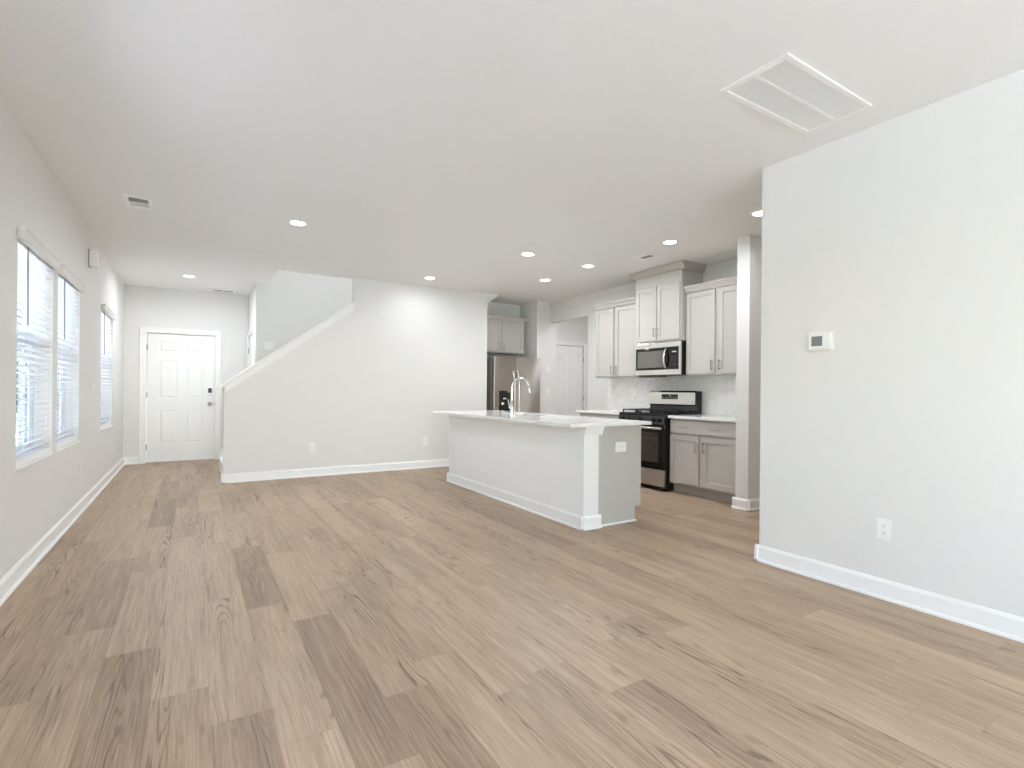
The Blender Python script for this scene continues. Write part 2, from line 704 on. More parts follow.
def baseboard(name, runs):
    """runs: (axis, plane, sign, a0, a1) - board on plane axis=plane pushed out by sign"""
    b = B()
    for ax, pl, sg, a0, a1 in runs:
        poly = [(pl + sg * d, w) for d, w in BASE_PROF]
        if ax == 'x':
            b.prism([(p[0], p[1]) for p in poly], a0, a1, 'uw')   # u=x, w=z, along y
        else:
            b.prism([(p[0], p[1]) for p in poly], a0, a1, 'dw')   # d=y, w=z, along x
    return struct(name, b, 'trim')


baseboard('baseboard_left', [('x', XL, 1, YB, YF)])
baseboard('baseboard_far', [('y', YF, -1, XL, DX0 - .09), ('y', YF, -1, DX1 + .09, 0.795)])
baseboard('baseboard_stair', [('y', YS, -1, 0.306, 4.045 + .028), ('x', 0.334, -1, YS - .028, YS + .12)])
baseboard('baseboard_right', [('x', XR, -1, YB, 2.15 + .028), ('y', 2.15, 1, XR - .028, XR + .12)])
baseboard('baseboard_pier', [('x', 4.693, -1, 3.082, 3.278), ('y', 3.11, -1, 4.665, 5.37)])
baseboard('baseboard_alcove', [('y', 7.41, -1, 5.072, 5.52)])
baseboard('baseboard_hall', [('x', 6.62, -1, 5.42, HDY)])
baseboard('baseboard_closet', [('x', 0.795, -1, CY1 + .09, YF), ('x', 0.795, -1, YSB, CY0 - .09)])


# ------------------------------------------------------------------ six panel doors
def panel_door_boxes(b, u0, u1, w0, w1, panels, th=0.035, rec=0.009):
    """b maps u,d,w with d outward, front stiles at d=0; panels: list of (u0,u1,w0,w1)"""
    b.box(u0, u1, -th, -rec, w0, w1)
    us = sorted({p[0] for p in panels} | {p[1] for p in panels})
    ws = sorted({p[2] for p in panels} | {p[3] for p in panels})
    bv = 0.003
    # stiles
    b.box(u0, us[0], -rec, 0, w0, w1, bv)
    b.box(us[1], us[2], -rec, 0, w0, w1, bv)
    b.box(us[3], u1, -rec, 0, w0, w1, bv)
    rails = [w0] + ws + [w1]
    for i in range(0, len(rails), 2):
        b.box(us[0], us[1], -rec, 0, rails[i], rails[i + 1], bv)
        b.box(us[2], us[3], -rec, 0, rails[i], rails[i + 1], bv)
    for p in panels:
        g = 0.016
        b.prism_panel(p[0] + g, p[1] - g, p[2] + g, p[3] - g, -rec, -0.0015)


def prism_panel(self, u0, u1, w0, w1, d0, d1, slope=0.02):
    lo = [self._v(p) for p in ((u0, d0, w0), (u1, d0, w0), (u1, d0, w1), (u0, d0, w1))]
    hi = [self._v(p) for p in ((u0 + slope, d1, w0 + slope), (u1 - slope, d1, w0 + slope), (u1 - slope, d1, w1 - slope), (u0 + slope, d1, w1 - slope))]
    self.bm.faces.new(lo[::-1])
    self.bm.faces.new(hi)
    for i in range(4):
        self.bm.faces.new((lo[i], lo[(i + 1) % 4], hi[(i + 1) % 4], hi[i]))


B.prism_panel = prism_panel


def six_panels(u0, u1, w0):
    W = u1 - u0
    a0, a1 = u0 + 0.175 * W, u0 + 0.435 * W
    c0, c1 = u0 + 0.565 * W, u0 + 0.825 * W
    out = []
    for z0, z1 in ((0.30, 0.82), (1.01, 1.60), (1.74, 1.90)):
        out += [(a0, a1, w0 + z0, w0 + z1), (c0, c1, w0 + z0, w0 + z1)]
    return out


def casing(name, fn, u0, u1, w1, wd=0.085, th=0.018, both=True):
    b = B(fn)
    b.box(u0 - wd, u0, 0, th, 0, w1, 0.004)
    b.box(u1, u1 + wd, 0, th, 0, w1, 0.004)
    b.box(u0 - wd, u1 + wd, 0, th, w1, w1 + wd, 0.004)
    b.box(u0 - wd, u0 - wd + .02, th, th + .006, 0, w1 + wd, 0.002)
    b.box(u1 + wd - .02, u1 + wd, th, th + .006, 0, w1 + wd, 0.002)
    b.box(u0 - wd, u1 + wd, th, th + .006, w1 + wd - .02, w1 + wd, 0.002)
    return struct(name, b, 'trim')


def hinge(door, fn, u, w):
    b = B(fn)
    b.tube([(u, 0.006, w - 0.045), (u, 0.006, w + 0.045)], 0.007, 8)
    b.box(u - .012, u + .012, -0.002, 0.003, w - .043, w + .043)
    return obj('hinge', b, 'nickel', door)


# front door
casing('trim_1', face_y(YF), DX0, DX1, DZ)
d1 = empty_struct('door_1', ((DX0 + DX1) / 2, YF + .02, 0))
fn = face_y(YF + .012)
b = B(fn)
panel_door_boxes(b, DX0 + .012, DX1 - .008, 0.018, DZ - .010, six_panels(DX0 + .01, DX1 - .006, 0.0), th=0.042)
obj('door_slab', b, 'trim', d1)
b = B(face_y(YF))
b.box(DX0, DX0 + .006, -.12, -.006, 0, DZ)
b.box(DX1 - .006, DX1, -.12, -.006, 0, DZ)
b.box(DX0, DX1, -.12, -.06, DZ - .006, DZ)
b.box(DX0 + .006, DX0 + .035, -.12, -.058, 0, DZ - .006)
b.box(DX1 - .035, DX1 - .006, -.12, -.058, 0, DZ - .006)
b.box(DX0 + .006, DX1 - .006, -.12, -.058, DZ - .04, DZ - .006)
obj('door_jamb', b, 'trim', d1)
for z in (0.25, 1.06, 1.80):
    hinge(d1, face_y(YF), DX0 + .004, z)
b = B(fn)
b.box(0.247 - .034, 0.247 + .034, 0, 0.022, 1.055, 1.185, 0.008)
lk = obj('smart_lock', b, 'plastic', d1)
b = B(fn)
b.box(0.247 - .026, 0.247 + .026, 0.0205, 0.027, 1.098, 1.176, 0.004)
obj('lock_keypad', b, 'keypad', lk, label='dark keypad')
b = B()
yk = YF + .012
b.lathe([(0.034, 0.0), (0.034, -0.006), (0.012, -0.010), (0.012, -0.030), (0.026, -0.040), (0.030, -0.052), (0.026, -0.064), (0.010, -0.070)], (0.247, yk, 0.915), 'y', 20)
obj('door_knob', b, 'nickel', d1, smooth=True)
b = B(face_y(YF))
b.box(DX1 - .012, DX1 - .002, -.02, 0.002, 0.89, 0.945)
obj('latch_plate', b, 'nickel', d1)
b = B()
b.box(DX0, DX1, YF - .012, YF + .12, 0.0, 0.016, 0.004)
obj('door_threshold', b, 'threshold', d1)

# closet door in the side wall beside the front door
casing('trim_2', face_x(0.795), CY0, CY1, CZ)
d2 = empty_struct('door_2', (0.83, (CY0 + CY1) / 2, 0))
fn = face_x(0.80)
b = B(fn)
panel_door_boxes(b, CY0 + .004, CY1 - .004, 0.012, CZ - .004, six_panels(CY0, CY1, 0.0))
obj('door_slab', b, 'trim', d2)
for z in (0.25, 1.06, 1.80):
    hinge(d2, face_x(0.795), CY1 - .004, z)
b = B()
b.lathe([(0.030, 0.0), (0.030, -0.006), (0.012, -0.010), (0.012, -0.030), (0.026, -0.040), (0.028, -0.052), (0.010, -0.066)], (0.80, CY0 + .07, 0.915), 'x', 20)
obj('door_knob', b, 'nickel', d2, smooth=True)

# hall door
casing('trim_3', face_y(HDY), HDX0, HDX1, 2.04, 0.065)
d3 = empty_struct('door_3', ((HDX0 + HDX1) / 2, HDY + .02, 0))
fn = face_y(HDY - .001)
b = B(face_y(HDY + .010))
panel_door_boxes(b, HDX0 + .006, HDX1 - .012, 0.012, 2.028, six_panels(HDX0, HDX1, 0.0))
obj('door_slab', b, 'trim', d3)
b = B(face_y(HDY))
b.box(HDX0, HDX0 + .03, -.115, -.047, 0, 2.04)
b.box(HDX1 - .03, HDX1, -.115, -.047, 0, 2.04)
b.box(HDX0, HDX1, -.115, -.047, 2.005, 2.04)
obj('door_jamb', b, 'trim', d3)
for z in (0.25, 1.03, 1.785):
    hinge(d3, fn, HDX1 - .004, z)
b = B()
b.lathe([(0.030, 0.0), (0.030, -0.006), (0.012, -0.010), (0.012, -0.030), (0.026, -0.040), (0.028, -0.052), (0.010, -0.066)], (HDX0 + .07, HDY + .010, 0.915), 'y', 20)
obj('door_knob', b, 'nickel', d3, smooth=True)

# unseen sliding door behind the camera, added to let daylight in
d4 = empty_struct('door_added', (0.6, YB - .06, 0))
b = B()
b.box(-0.6, -0.54, YB - .11, YB - .01, 0, 2.25)
b.box(1.74, 1.8, YB - .11, YB - .01, 0, 2.25)
b.box(-0.54, 1.74, YB - .11, YB - .01, 2.19, 2.25)
b.box(-0.54, 1.74, YB - .11, YB - .01, 0, 0.05)
b.box(0.56, 0.64, YB - .10, YB - .02, 0.05, 2.19)
obj('door_frame', b, 'vinyl', d4)
for x0, x1 in ((-0.54, 0.56), (0.64, 1.74)):
    b = B()
    b.box(x0, x1, YB - .064, YB - .058, 0.05, 2.19)
    obj('glass_pane', b, 'glass', d4)

# ------------------------------------------------------------------ windows and blinds
for i, (y0, y1, z0, z1) in enumerate(WIN + WIN_ADDED):
    w = empty_struct('window_%d' % (i + 1), (XL - WT + .02, (y0 + y1) / 2, z0))
    xo, xi = XL - WT - .02, XL - WT + .055
    b = B()
    b.box(xo, xi, y0, y0 + .045, z0, z1)
    b.box(xo, xi, y1 - .045, y1, z0, z1)
    b.box(xo, xi, y0 + .045, y1 - .045, z0, z0 + .045)
    b.box(xo, xi, y0 + .045, y1 - .045, z1 - .045, z1)
    obj('window_frame', b, 'vinyl', w)
    zm = 1.385
    for k, (xa, xb, za, zb) in enumerate(((xo + .01, xo + .038, zm - .02, z1 - .045), (xo + .042, xo + .07, z0 + .045, zm + .025))):
        b = B()
        ya, yb = y0 + .045, y1 - .045
        b.box(xa, xb, ya, ya + .04, za, zb)
        b.box(xa, xb, yb - .04, yb, za, zb)
        b.box(xa, xb, ya + .04, yb - .04, za, za + .045)
        b.box(xa, xb, ya + .04, yb - .04, zb - .04, zb)
        s = obj('window_sash', b, 'vinyl', w)
        b = B()
        b.box((xa + xb) / 2 - .003, (xa + xb) / 2 + .003, ya + .04, yb - .04, za + .045, zb - .04)
        obj('glass_pane', b, 'glass_tint' if i != 3 else 'glass', s)
    b = B()
    b.box(XL - WT + .05, XL + .012, y0 + .001, y1 - .001, z0 - .002, z0 + .012, 0.003)
    obj('window_sill', b, 'trim', w)

BL = ['white slatted window blind nearest the camera, with thick bottom rail showing',
      'white slatted window blind in the middle, just before the high door chime box',
      'white slatted window blind closest to the white front door']
VAL = [(4.146, 5.105), (5.25, 6.175), (7.465, 8.53)]
for i, (y0, y1, z0, z1) in enumerate(WIN):
    t = thing('window_blind', BL[i], 'blind', (XL - .03, (y0 + y1) / 2, z0 + .012), 'blinds in the side windows')
    va, vb = VAL[i]
    b = B()
    b.box(XL + .002, XL + .036, va, vb, 2.055, 2.125, 0.003)
    b.box(XL + .030, XL + .042, va - .003, vb + .003, 2.108, 2.130, 0.003)
    obj('valance', b, 'valance', t)
    b = B()
    b.box(XL - .062, XL - .006, y0 + .006, y1 - .006, 2.045, 2.095)
    obj('head_rail', b, 'slat', t)
    b = B()
    pitch, tilt = 0.0415, math.radians(11)
    zr = z0 + .072
    n = int((2.04 - zr) / pitch)
    for k in range(n):
        zc = zr + .018 + k * pitch
        hw, th = 0.025, 0.0014
        ca, sa = math.cos(tilt), math.sin(tilt)
        poly = []
        for du, dw in ((-hw, -th), (hw, -th), (hw, th), (-hw, th)):
            poly.append((XL - .034 + du * ca - dw * sa, zc + du * sa + dw * ca))
        b.prism(poly, y0 + .007, y1 - .007, 'uw')
    obj('slats', b, 'slat', t)
    b = B()
    b.box(XL - .060, XL - .008, y0 + .007, y1 - .007, z0 + .014, z0 + .060, 0.004)
    obj('bottom_rail', b, 'slat', t)
    for f in (0.18, 0.5, 0.82):
        yc = y0 + f * (y1 - y0)
        b = B()
        for xx in (XL - .061, XL - .006):
            b.tube([(xx, yc, z0 + .055), (xx, yc, 2.05)], 0.0013, 6)
        obj('ladder_cord', b, 'slat', t)
    if i < 3:
        b = B()
        yw = y0 + .21
        b.tube([(XL + .004, yw, 2.052), (XL + .006, yw, 1.56)], 0.0045, 8)
        obj('tilt_wand', b, 'wand', t, label='grey tilt wand')

# ------------------------------------------------------------------ stairs behind the low wall
st = thing('staircase', 'white staircase rising behind the low sloped wall', 'stairs', (2.2, 7.96, 0))
RISE, RUN, SX = 0.19, 0.26, 0.362
for k in range(13):
    xa = SX + k * RUN
    za = RISE * k
    b = B()
    b.box(xa, xa + .02, YS + .125, YSB - .002, za, za + RISE - .028)
    obj('riser', b, 'trim', st)
    b = B()
    b.box(xa - .025, xa + RUN + .005, YS + .125, YSB - .002, za + RISE - .028, za + RISE, 0.006)
    obj('tread', b, 'trim', st)
b = B()
b.prism([(SX - .03, 0), (SX + 0.10, 0), (3.9, 2.5), (3.9, 2.78), (SX - .03, 0.28)], YSB - .016, YSB - .001, 'uw')
obj('skirt_board', b, 'trim', st)
b = B()
b.box(SX - .014, SX, YS + .13, YSB - .016, 0, 0.018, 0.003)
obj('shoe_moulding', b, 'trim', st)

# sloped cap on the low wall (board + apron)
dz = (2.396 - 1.202) / (1.914 - 0.280)
b = B()
xa, xb = 0.262, 1.912


def capz(x):
    return 1.189 + dz * (x - 0.262)


b.prism([(xa, capz(xa)), (xb, capz(xb)), (xb, capz(xb) - .042), (xa, capz(xa) - .042)], YS - .050, YS + .165, 'uw', 0.003)
b.prism([(0.325, capz(.325) - .040), (xb, capz(xb) - .040), (xb, capz(xb) - .125), (0.325, capz(.325) - .125)], YS - .016, YS - .0005, 'uw')
b.prism([(0.325, capz(.325) - .040), (xb, capz(xb) - .040), (xb, capz(xb) - .055), (0.325, capz(.325) - .055)], YS - .026, YS - .016, 'uw')
b.box(0.318, 0.334, YS - .016, YS + .12, capz(.318) - .125, capz(.318) - .040)
struct('trim_4', b, 'trim')

# ------------------------------------------------------------------ recessed lights
CANS = [(0.837, 5.207, 'round recessed ceiling light between the small ceiling vent and the stair opening', CAN_POWER * 1.25),
        (-0.05, 8.516, 'round recessed ceiling light closest to the white front door', CAN_POWER * 1.35),
        (2.815, 6.741, 'round recessed ceiling light in front of the stair wall, washing its upper part', CAN_POWER * 0.33),
        (3.256, 4.927, 'round recessed ceiling light above the middle of the island'),
        (4.222, 5.949, 'round recessed ceiling light closest to the fridge alcove', CAN_POWER * 0.9),
        (4.193, 4.984, 'round recessed ceiling light above the aisle, second from the kitchen vent', CAN_POWER * 0.8),
        (4.229, 3.713, 'round recessed ceiling light right beside the kitchen ceiling vent', CAN_POWER * 0.75),
        (4.200, 2.682, 'round recessed ceiling light half hidden by the thermostat wall', CAN_POWER * 0.55),
        ]


def can(x, y, label, power=CAN_POWER, z=H, spread=172, size=0.11):
    t = thing('recessed_light', label, 'ceiling light', (x, y, z - .006), 'recessed ceiling lights')
    b = B()
    n = 32
    prof = [(0.064, -0.004), (0.088, -0.004), (0.090, -0.001), (0.090, 0.0), (0.064, 0.0)]
    rings = []
    for r, h in prof:
        rings.append([b._v((x + r * math.cos(2 * math.pi * k / n), y + r * math.sin(2 * math.pi * k / n), z + h)) for k in range(n)])
    for i in range(len(rings)):
        for k in range(n):
            b.bm.faces.new((rings[i][k], rings[i][(k + 1) % n], rings[(i + 1) % 5][(k + 1) % n], rings[(i + 1) % 5][k]))
    obj('trim_ring', b, 'trim', t, smooth=True)
    b = B()
    b.lathe([(0.064, -0.003), (0.064, -0.0005)], (x, y, z), 'z', 32)
    obj('lens', b, 'lens', t)
    d = bpy.data.lights.new('recessed_lamp', 'AREA')
    d.shape = 'DISK'
    d.size = size
    d.energy = power
    d.color = (0.87, 0.93, 1.0)
    d.spread = math.radians(spread)
    o = bpy.data.objects.new('recessed_lamp', d)
    o.parent = t
    o.location = (0, 0, -0.003)
    COL.objects.link(o)
    return t


for c in CANS:
    can(*c)
can(0.837, -1.2, 'unseen round ceiling light added behind the viewpoint for brightness', power=CAN_POWER)  # added lamp out of view, brightens the near end of the room
can(5.99, 6.40, 'round recessed ceiling light in the little hall behind the kitchen opening', power=CAN_POWER * 0.7, spread=178, size=0.05)
can(2.6, 7.95, 'unseen round ceiling light added to brighten the stair shaft', z=5.3, power=CAN_POWER * 1.8)  # added lamp, lights the shaft above the stair opening

# ------------------------------------------------------------------ ceiling vents


def register(x0, x1, y0, y1, label, banks, along='x'):
    """supply register: frame, flat backing painted grey for duct shade, angled louvres; banks = list of (x0,x1,y0,y1,open)"""
    t = thing('ceiling_vent', label, 'vent', ((x0 + x1) / 2, (y0 + y1) / 2, H - .008), 'ceiling supply vents')
    b = B()
    us = [x0] + sorted({v for k in banks for v in k[0:2]}) + [x1]
    # plate with rectangular holes: fill every cell that is not in a bank
    xs = sorted(set(us))
    vs = sorted({y0, y1} | {v for k in banks for v in k[2:4]})
    for i in range(len(xs) - 1):
        for j in range(len(vs) - 1):
            cx, cy = (xs[i] + xs[i + 1]) / 2, (vs[j] + vs[j + 1]) / 2
            if not any(k[0] < cx < k[1] and k[2] < cy < k[3] for k in banks):
                b.box(xs[i], xs[i + 1], vs[j], vs[j + 1], H - .008, H - .0005)
    obj('vent_frame', b, 'plastic', t)
    for k in banks:
        b = B()
        b.box(k[0], k[1], k[2], k[3], H - .0022, H - .0006)
        obj('vent_backing', b, 'vent_shade' if k[4] else 'plastic', t)  # grey backing paints in the shade of an open duct
        b = B()
        n = max(2, int(round(((k[3] - k[2]) if along == 'x' else (k[1] - k[0])) / 0.022)))
        for q in range(n):
            if along == 'x':
                c = k[2] + (q + .5) * (k[3] - k[2]) / n
                s = -1 if not k[4] else 1
                b.prism([(c - .007, H - .0075), (c - .006, H - .0075), (c + .0065 * 1, H - .003), (c + .0055, H - .003)] if s < 0 else
                        [(c + .007, H - .0075), (c + .006, H - .0075), (c - .0065, H - .003), (c - .0055, H - .003)], k[0], k[1], 'dw')
            else:
                c = k[0] + (q + .5) * (k[1] - k[0]) / n
                b.prism([(c + .007, H - .0075), (c + .006, H - .0075), (c - .0065, H - .003), (c - .0055, H - .003)], k[2], k[3], 'uw')
        obj('louvres', b, 'slot' if k[4] else 'plastic', t)  # open banks get a grey copy, their shade is in the colour
    return t


register(-.488, -.300, 5.205, 5.535, 'small white ceiling vent closest to the side windows', [(-.460, -.325, 5.245, 5.355, True), (-.460, -.325, 5.385, 5.495, False)])
register(4.305, 4.53, 4.14, 4.42, 'small white ceiling vent over the kitchen in front of the microwave cabinet', [(4.415, 4.50, 4.17, 4.33, True), (4.33, 4.405, 4.17, 4.39, False)], 'y')
register(0.24, 0.58, 9.38, 9.55, 'slim ceiling vent tucked above the front door', [(0.27, 0.40, 9.42, 9.51, True), (0.42, 0.55, 9.42, 9.51, True)])

t = thing('return_air_grille', 'large white return air grille with fine bars in the ceiling', 'vent', (2.712, 1.53, H - .012))
gx0, gx1, gy0, gy1 = 2.31, 3.115, 1.35, 1.71
b = B()
fw = .03
b.box(gx0, gx1, gy0, gy0 + fw, H - .012, H - .0005, .003)
b.box(gx0, gx1, gy1 - fw, gy1, H - .012, H - .0005, .003)
b.box(gx0, gx0 + fw, gy0 + fw, gy1 - fw, H - .012, H - .0005, .003)
b.box(gx1 - fw, gx1, gy0 + fw, gy1 - fw, H - .012, H - .0005, .003)
b.box(gx0 + fw, gx1 - fw, 1.524, 1.538, H - .011, H - .0005)
obj('grille_frame', b, 'plastic', t)
b = B()
n = 62
for k in range(n):
    c = gx0 + fw + (k + .5) * (gx1 - gx0 - 2 * fw) / n
    b.box(c - .0036, c + .0036, gy0 + fw, gy1 - fw, H - .009, H - .007)
obj('grille_bars', b, 'plastic', t)
b = B()
b.box(gx0 + fw, gx1 - fw, gy0 + fw, gy1 - fw, H - .0022, H - .0006)
obj('air_filter', b, 'vent_shade', t)  # grey filter colour paints in the shade between the bars


# ------------------------------------------------------------------ outlets and switches
def outlet(fn, u, w, label, wd=0.076, ht=0.120, horizontal=False, loc=None):
    p = fn(u, 0, w)
    t = thing('wall_outlet', label, 'outlet', p, 'wall outlets')
    b = B(fn)
    b.box(u - wd / 2, u + wd / 2, 0.0003, 0.006, w - ht / 2, w + ht / 2, 0.002)
    obj('cover_plate', b, 'plastic', t)
    for s in (-1, 1):
        du, dw = (s * 0.02, 0) if horizontal else (0, s * 0.02)
        b = B(fn)
        b.box(u + du - .0155, u + du + .0155, 0.0055, 0.0082, w + dw - .0145, w + dw + .0145, 0.002)
        r = obj('receptacle', b, 'plastic', t)
        b = B(fn)
        if horizontal:
            b.box(u + du - .008, u + du - .001, 0.008, 0.0087, w + dw + .005, w + dw + .007)
            b.box(u + du - .007, u + du - .001, 0.008, 0.0087, w + dw - .007, w + dw - .005)
            b.box(u + du + .005, u + du + .009, 0.008, 0.0087, w + dw - .002, w + dw + .002)
        else:
            b.box(u + du - .0075, u + du - .0055, 0.008, 0.0087, w + dw - .001, w + dw + .008)
            b.box(u + du + .0055, u + du + .0075, 0.008, 0.0087, w + dw - .001, w + dw + .007)
            b.box(u + du - .0025, u + du + .0025, 0.008, 0.0087, w + dw - .010, w + dw - .005)
        obj('slots', b, 'slot', r, label='dark slots')
    return t


def switch(fn, u, w, label, gangs=1, ht=0.12):
    wd = 0.074 + 0.046 * (gangs - 1)
    p = fn(u, 0, w)
    t = thing('light_switch', label, 'light switch', p, 'light switches')
    b = B(fn)
    b.box(u - wd / 2, u + wd / 2, 0.0003, 0.006, w - ht / 2, w + ht / 2, 0.002)
    obj('cover_plate', b, 'plastic', t)
    for k in range(gangs):
        c = u + (k - (gangs - 1) / 2) * 0.046
        b = B(fn)
        b.prism([(0.0055, w - .033), (0.0085, w - .033), (0.0065, w), (0.0095, w + .033), (0.0055, w + .033)], c - .0165, c + .0165, 'dw')
        obj('rocker', b, 'plastic', t)
    return t


outlet(face_xp(XL), 6.25, 0.41, 'white wall outlet low on the wall below the high chime box')
outlet(face_xp(XL), 8.67, 0.39, 'white wall outlet low on the window wall beside the front door corner')
switch(face_xp(XL), 6.94, 1.165, 'white light switch on the window wall between two windows')
outlet(face_y(YS), 1.37, 0.395, 'white wall outlet low on the stair wall, in its open middle')
outlet(face_y(YS), 2.99, 0.40, 'white wall outlet low on the stair wall, close to the island')
outlet(face_x(XR), 1.385, 0.398, 'white wall outlet low on the thermostat wall')
switch(face_y(YSB), 0.97, 1.815, 'white double light switch high on the wall above the stairs', 2)
switch(face_y(7.41), 5.33, 1.17, 'white double light switch between the fridge and the hall door', 2)
switch(face_x(XK - .008), 5.74, 1.158, 'white light switch on the tile backsplash below the cabinet next to the hall')
outlet(face_x(XK - .008), 5.35, 1.155, 'white wall outlet on the tile backsplash just beside the range')
outlet(face_x(XK - .008), 3.655, 1.163, 'white wall outlet on the tile backsplash beside the end pier')

# thermostat
t = thing('thermostat', 'white wall thermostat with a small grey screen', 'thermostat', (XR, 1.743, 1.44))
fn = face_x(XR)
b = B(fn)
b.box(1.667, 1.820, 0.0005, 0.006, 1.441, 1.560, 0.003)
b.box(1.674, 1.812, 0.006, 0.026, 1.447, 1.554, 0.006)
obj('thermostat_case', b, 'plastic', t)
b = B(fn)
b.box(1.724, 1.790, 0.0255, 0.0275, 1.472, 1.534, 0.001)
obj('thermostat_screen', b, 'screen', t, label='grey screen')
b = B(fn)
b.box(1.682, 1.703, 0.0255, 0.029, 1.470, 1.534, 0.002)
obj('button_bar', b, 'plastic', t)

# small square keypad over the switch
t = thing('wall_keypad', 'small square white control panel above the double light switch', 'wall panel', (5.325, 7.41, 1.49))
fn = face_y(7.41)
b = B(fn)
b.box(5.275, 5.375, 0.0005, 0.018, 1.49, 1.595, 0.005)
obj('panel_case', b, 'plastic', t)
b = B(fn)
b.box(5.295, 5.355, 0.0175, 0.0195, 1.535, 1.58, 0.001)
obj('panel_face', b, 'vinyl', t)

# door chime box
t = thing('door_chime', 'white door chime box high on the window wall', 'door chime', (XL, 6.64, 2.47))
b = B()
b.box(XL + .006, XL + .072, 6.60, 6.68, 2.385, 2.548, 0.006)
obj('chime_cover', b, 'plastic', t)
b = B()
b.box(XL + .0005, XL + .0065, 6.595, 6.685, 2.378, 2.553)  # slightly oversize plate, painted as the box's shadow on the wall
obj('shade_rim', b, 'slot', t, label='grey shade rim behind the chime box')


# ------------------------------------------------------------------ cabinets
def shaker(b, u0, u1, w0, w1, th=0.02, rail=0.056, rec=0.009, d0=0.0):
    bv = 0.0018
    b.box(u0, u0 + rail, d0, d0 + th, w0, w1, bv)
    b.box(u1 - rail, u1, d0, d0 + th, w0, w1, bv)
    b.box(u0 + rail, u1 - rail, d0, d0 + th, w0, w0 + rail, bv)
    b.box(u0 + rail, u1 - rail, d0, d0 + th, w1 - rail, w1, bv)
    b.box(u0 + rail - .001, u1 - rail + .001, d0, d0 + th - rec, w0 + rail - .001, w1 - rail + .001)


def pull(fn, u, w, ln, door, vertical=True, d=0.02):
    b = B()
    P = lambda a, dd, c: fn(a, dd, c)
    if vertical:
        e0, e1 = (u, w - ln / 2), (u, w + ln / 2)
        s0, s1 = (u, w - ln * .38), (u, w + ln * .38)
    else:
        e0, e1 = (u - ln / 2, w), (u + ln / 2, w)
        s0, s1 = (u - ln * .38, w), (u + ln * .38, w)
    b.tube([P(e0[0], d + .028, e0[1]), P(e1[0], d + .028, e1[1])], 0.0058, 10)
    for s in (s0, s1):
        b.tube([P(s[0], d - .0005, s[1]), P(s[0], d + .028, s[1])], 0.0048, 8)
    return obj('pull_handle', b, 'nickel', door, smooth=True)


def crown(b, fn_x, y0, y1, xf, xw, z0, z1, ends=(True, True), out=0.056):
    """crown moulding round the top of a wall cabinet (front faces -x)"""
    prof = [(0, z0), (0.022, z0), (0.022, z0 + .014), (0.028, z0 + .016), (out * .7, z0 + (z1 - z0) * .6), (out * .85, z1 - .018), (out, z1 - .018), (out, z1), (0, z1)]
    b.prism([(xf - d, w) for d, w in prof], y0 - (out if ends[0] else 0), y1 + (out if ends[1] else 0), 'uw')
    if ends[0]:
        b.prism([(y0 - d, w) for d, w in prof], xf, xw, 'dw')
    if ends[1]:
        b.prism([(y1 + d, w) for d, w in prof], xf, xw, 'dw')


def wall_cabinet(name, label, y0, y1, z0, z1, xf, doors, handles, crown_z, xw=XK, ends=(True, True), frieze=None, hz=None, hl=0.12):
    t = thing(name, label, 'kitchen cabinet', ((xf + xw) / 2, (y0 + y1) / 2, z0), 'wall cabinets')
    b = B()
    b.box(xf, xw - .001, y0, y1, z0, z1, 0.001)
    if frieze:
        b.box(xf - .004, xw - .001, y0 - .002, y1 + .002, z1, frieze)
    obj('cabinet_body', b, 'cabinet', t)
    fn = face_x(xf - .0008)
    for (a, c, dz0, dz1), hu in zip(doors, handles):
        b = B(fn)
        shaker(b, a, c, dz0, dz1)
        d = obj('cabinet_door', b, 'cabinet', t)
        pull(fn, hu, hz, hl, d)
    b = B()
    crown(b, None, y0, y1, xf, xw - .001, crown_z[0], crown_z[1], ends)
    obj('crown_moulding', b, 'cabinet', t)
    return t


wall_cabinet('wall_cabinet', 'tall pale grey wall cabinet between the hall opening and the microwave',
             4.952, 5.83, 1.37, 2.375, 5.065, [(5.435, 5.812, 1.388, 2.352), (4.970, 5.395, 1.388, 2.352)], (5.463, 5.366), (2.365, 2.440),
             ends=(False, True), hz=1.475)
wall_cabinet('wall_cabinet', 'short pale grey wall cabinet directly above the microwave, reaching the ceiling',
             4.192, 4.946, 1.800, 2.52, 4.99, [(4.575, 4.925, 1.818, 2.505), (4.213, 4.563, 1.818, 2.505)], (4.600, 4.538), (2.655, H - .001),
             frieze=2.66, hz=1.925)
wall_cabinet('wall_cabinet', 'tall pale grey wall cabinet between the microwave and the end pier',
             3.252, 4.186, 1.37, 2.375, 5.065, [(3.775, 4.170, 1.388, 2.352), (3.275, 3.725, 1.388, 2.352)], (3.803, 3.697), (2.365, 2.440),
             ends=(False, False), hz=1.487)
# short side frieze line of the middle cabinet comes from the frieze box above

# cabinet above the fridge
t = thing('wall_cabinet', 'wide grey wall cabinet above the fridge in the alcove', 'kitchen cabinet', (4.5, 7.79, 1.835), 'wall cabinets')
b = B()
b.box(4.047, 4.965, 7.622, 7.969, 1.82, 2.395, 0.001)
obj('cabinet_body', b, 'cabinet', t)
fn = face_y(7.6212)
for (a, c), hu in zip(((4.065, 4.485), (4.515, 4.935)), (4.455, 4.545)):
    b = B(fn)
    shaker(b, a, c, 1.838, 2.378)
    d = obj('cabinet_door', b, 'cabinet', t)
    pull(fn, hu, 1.93, 0.12, d)
b = B()
prof = [(0, 2.385), (0.012, 2.385), (0.03, 2.42), (0.045, 2.435), (0.045, 2.45), (0, 2.45)]
b.prism([(7.622 - d, w) for d, w in prof], 4.047, 5.01, 'dw')
b.prism([(4.965 + d, w) for d, w in prof], 7.622, 7.969, 'uw')
obj('crown_moulding', b, 'cabinet', t)


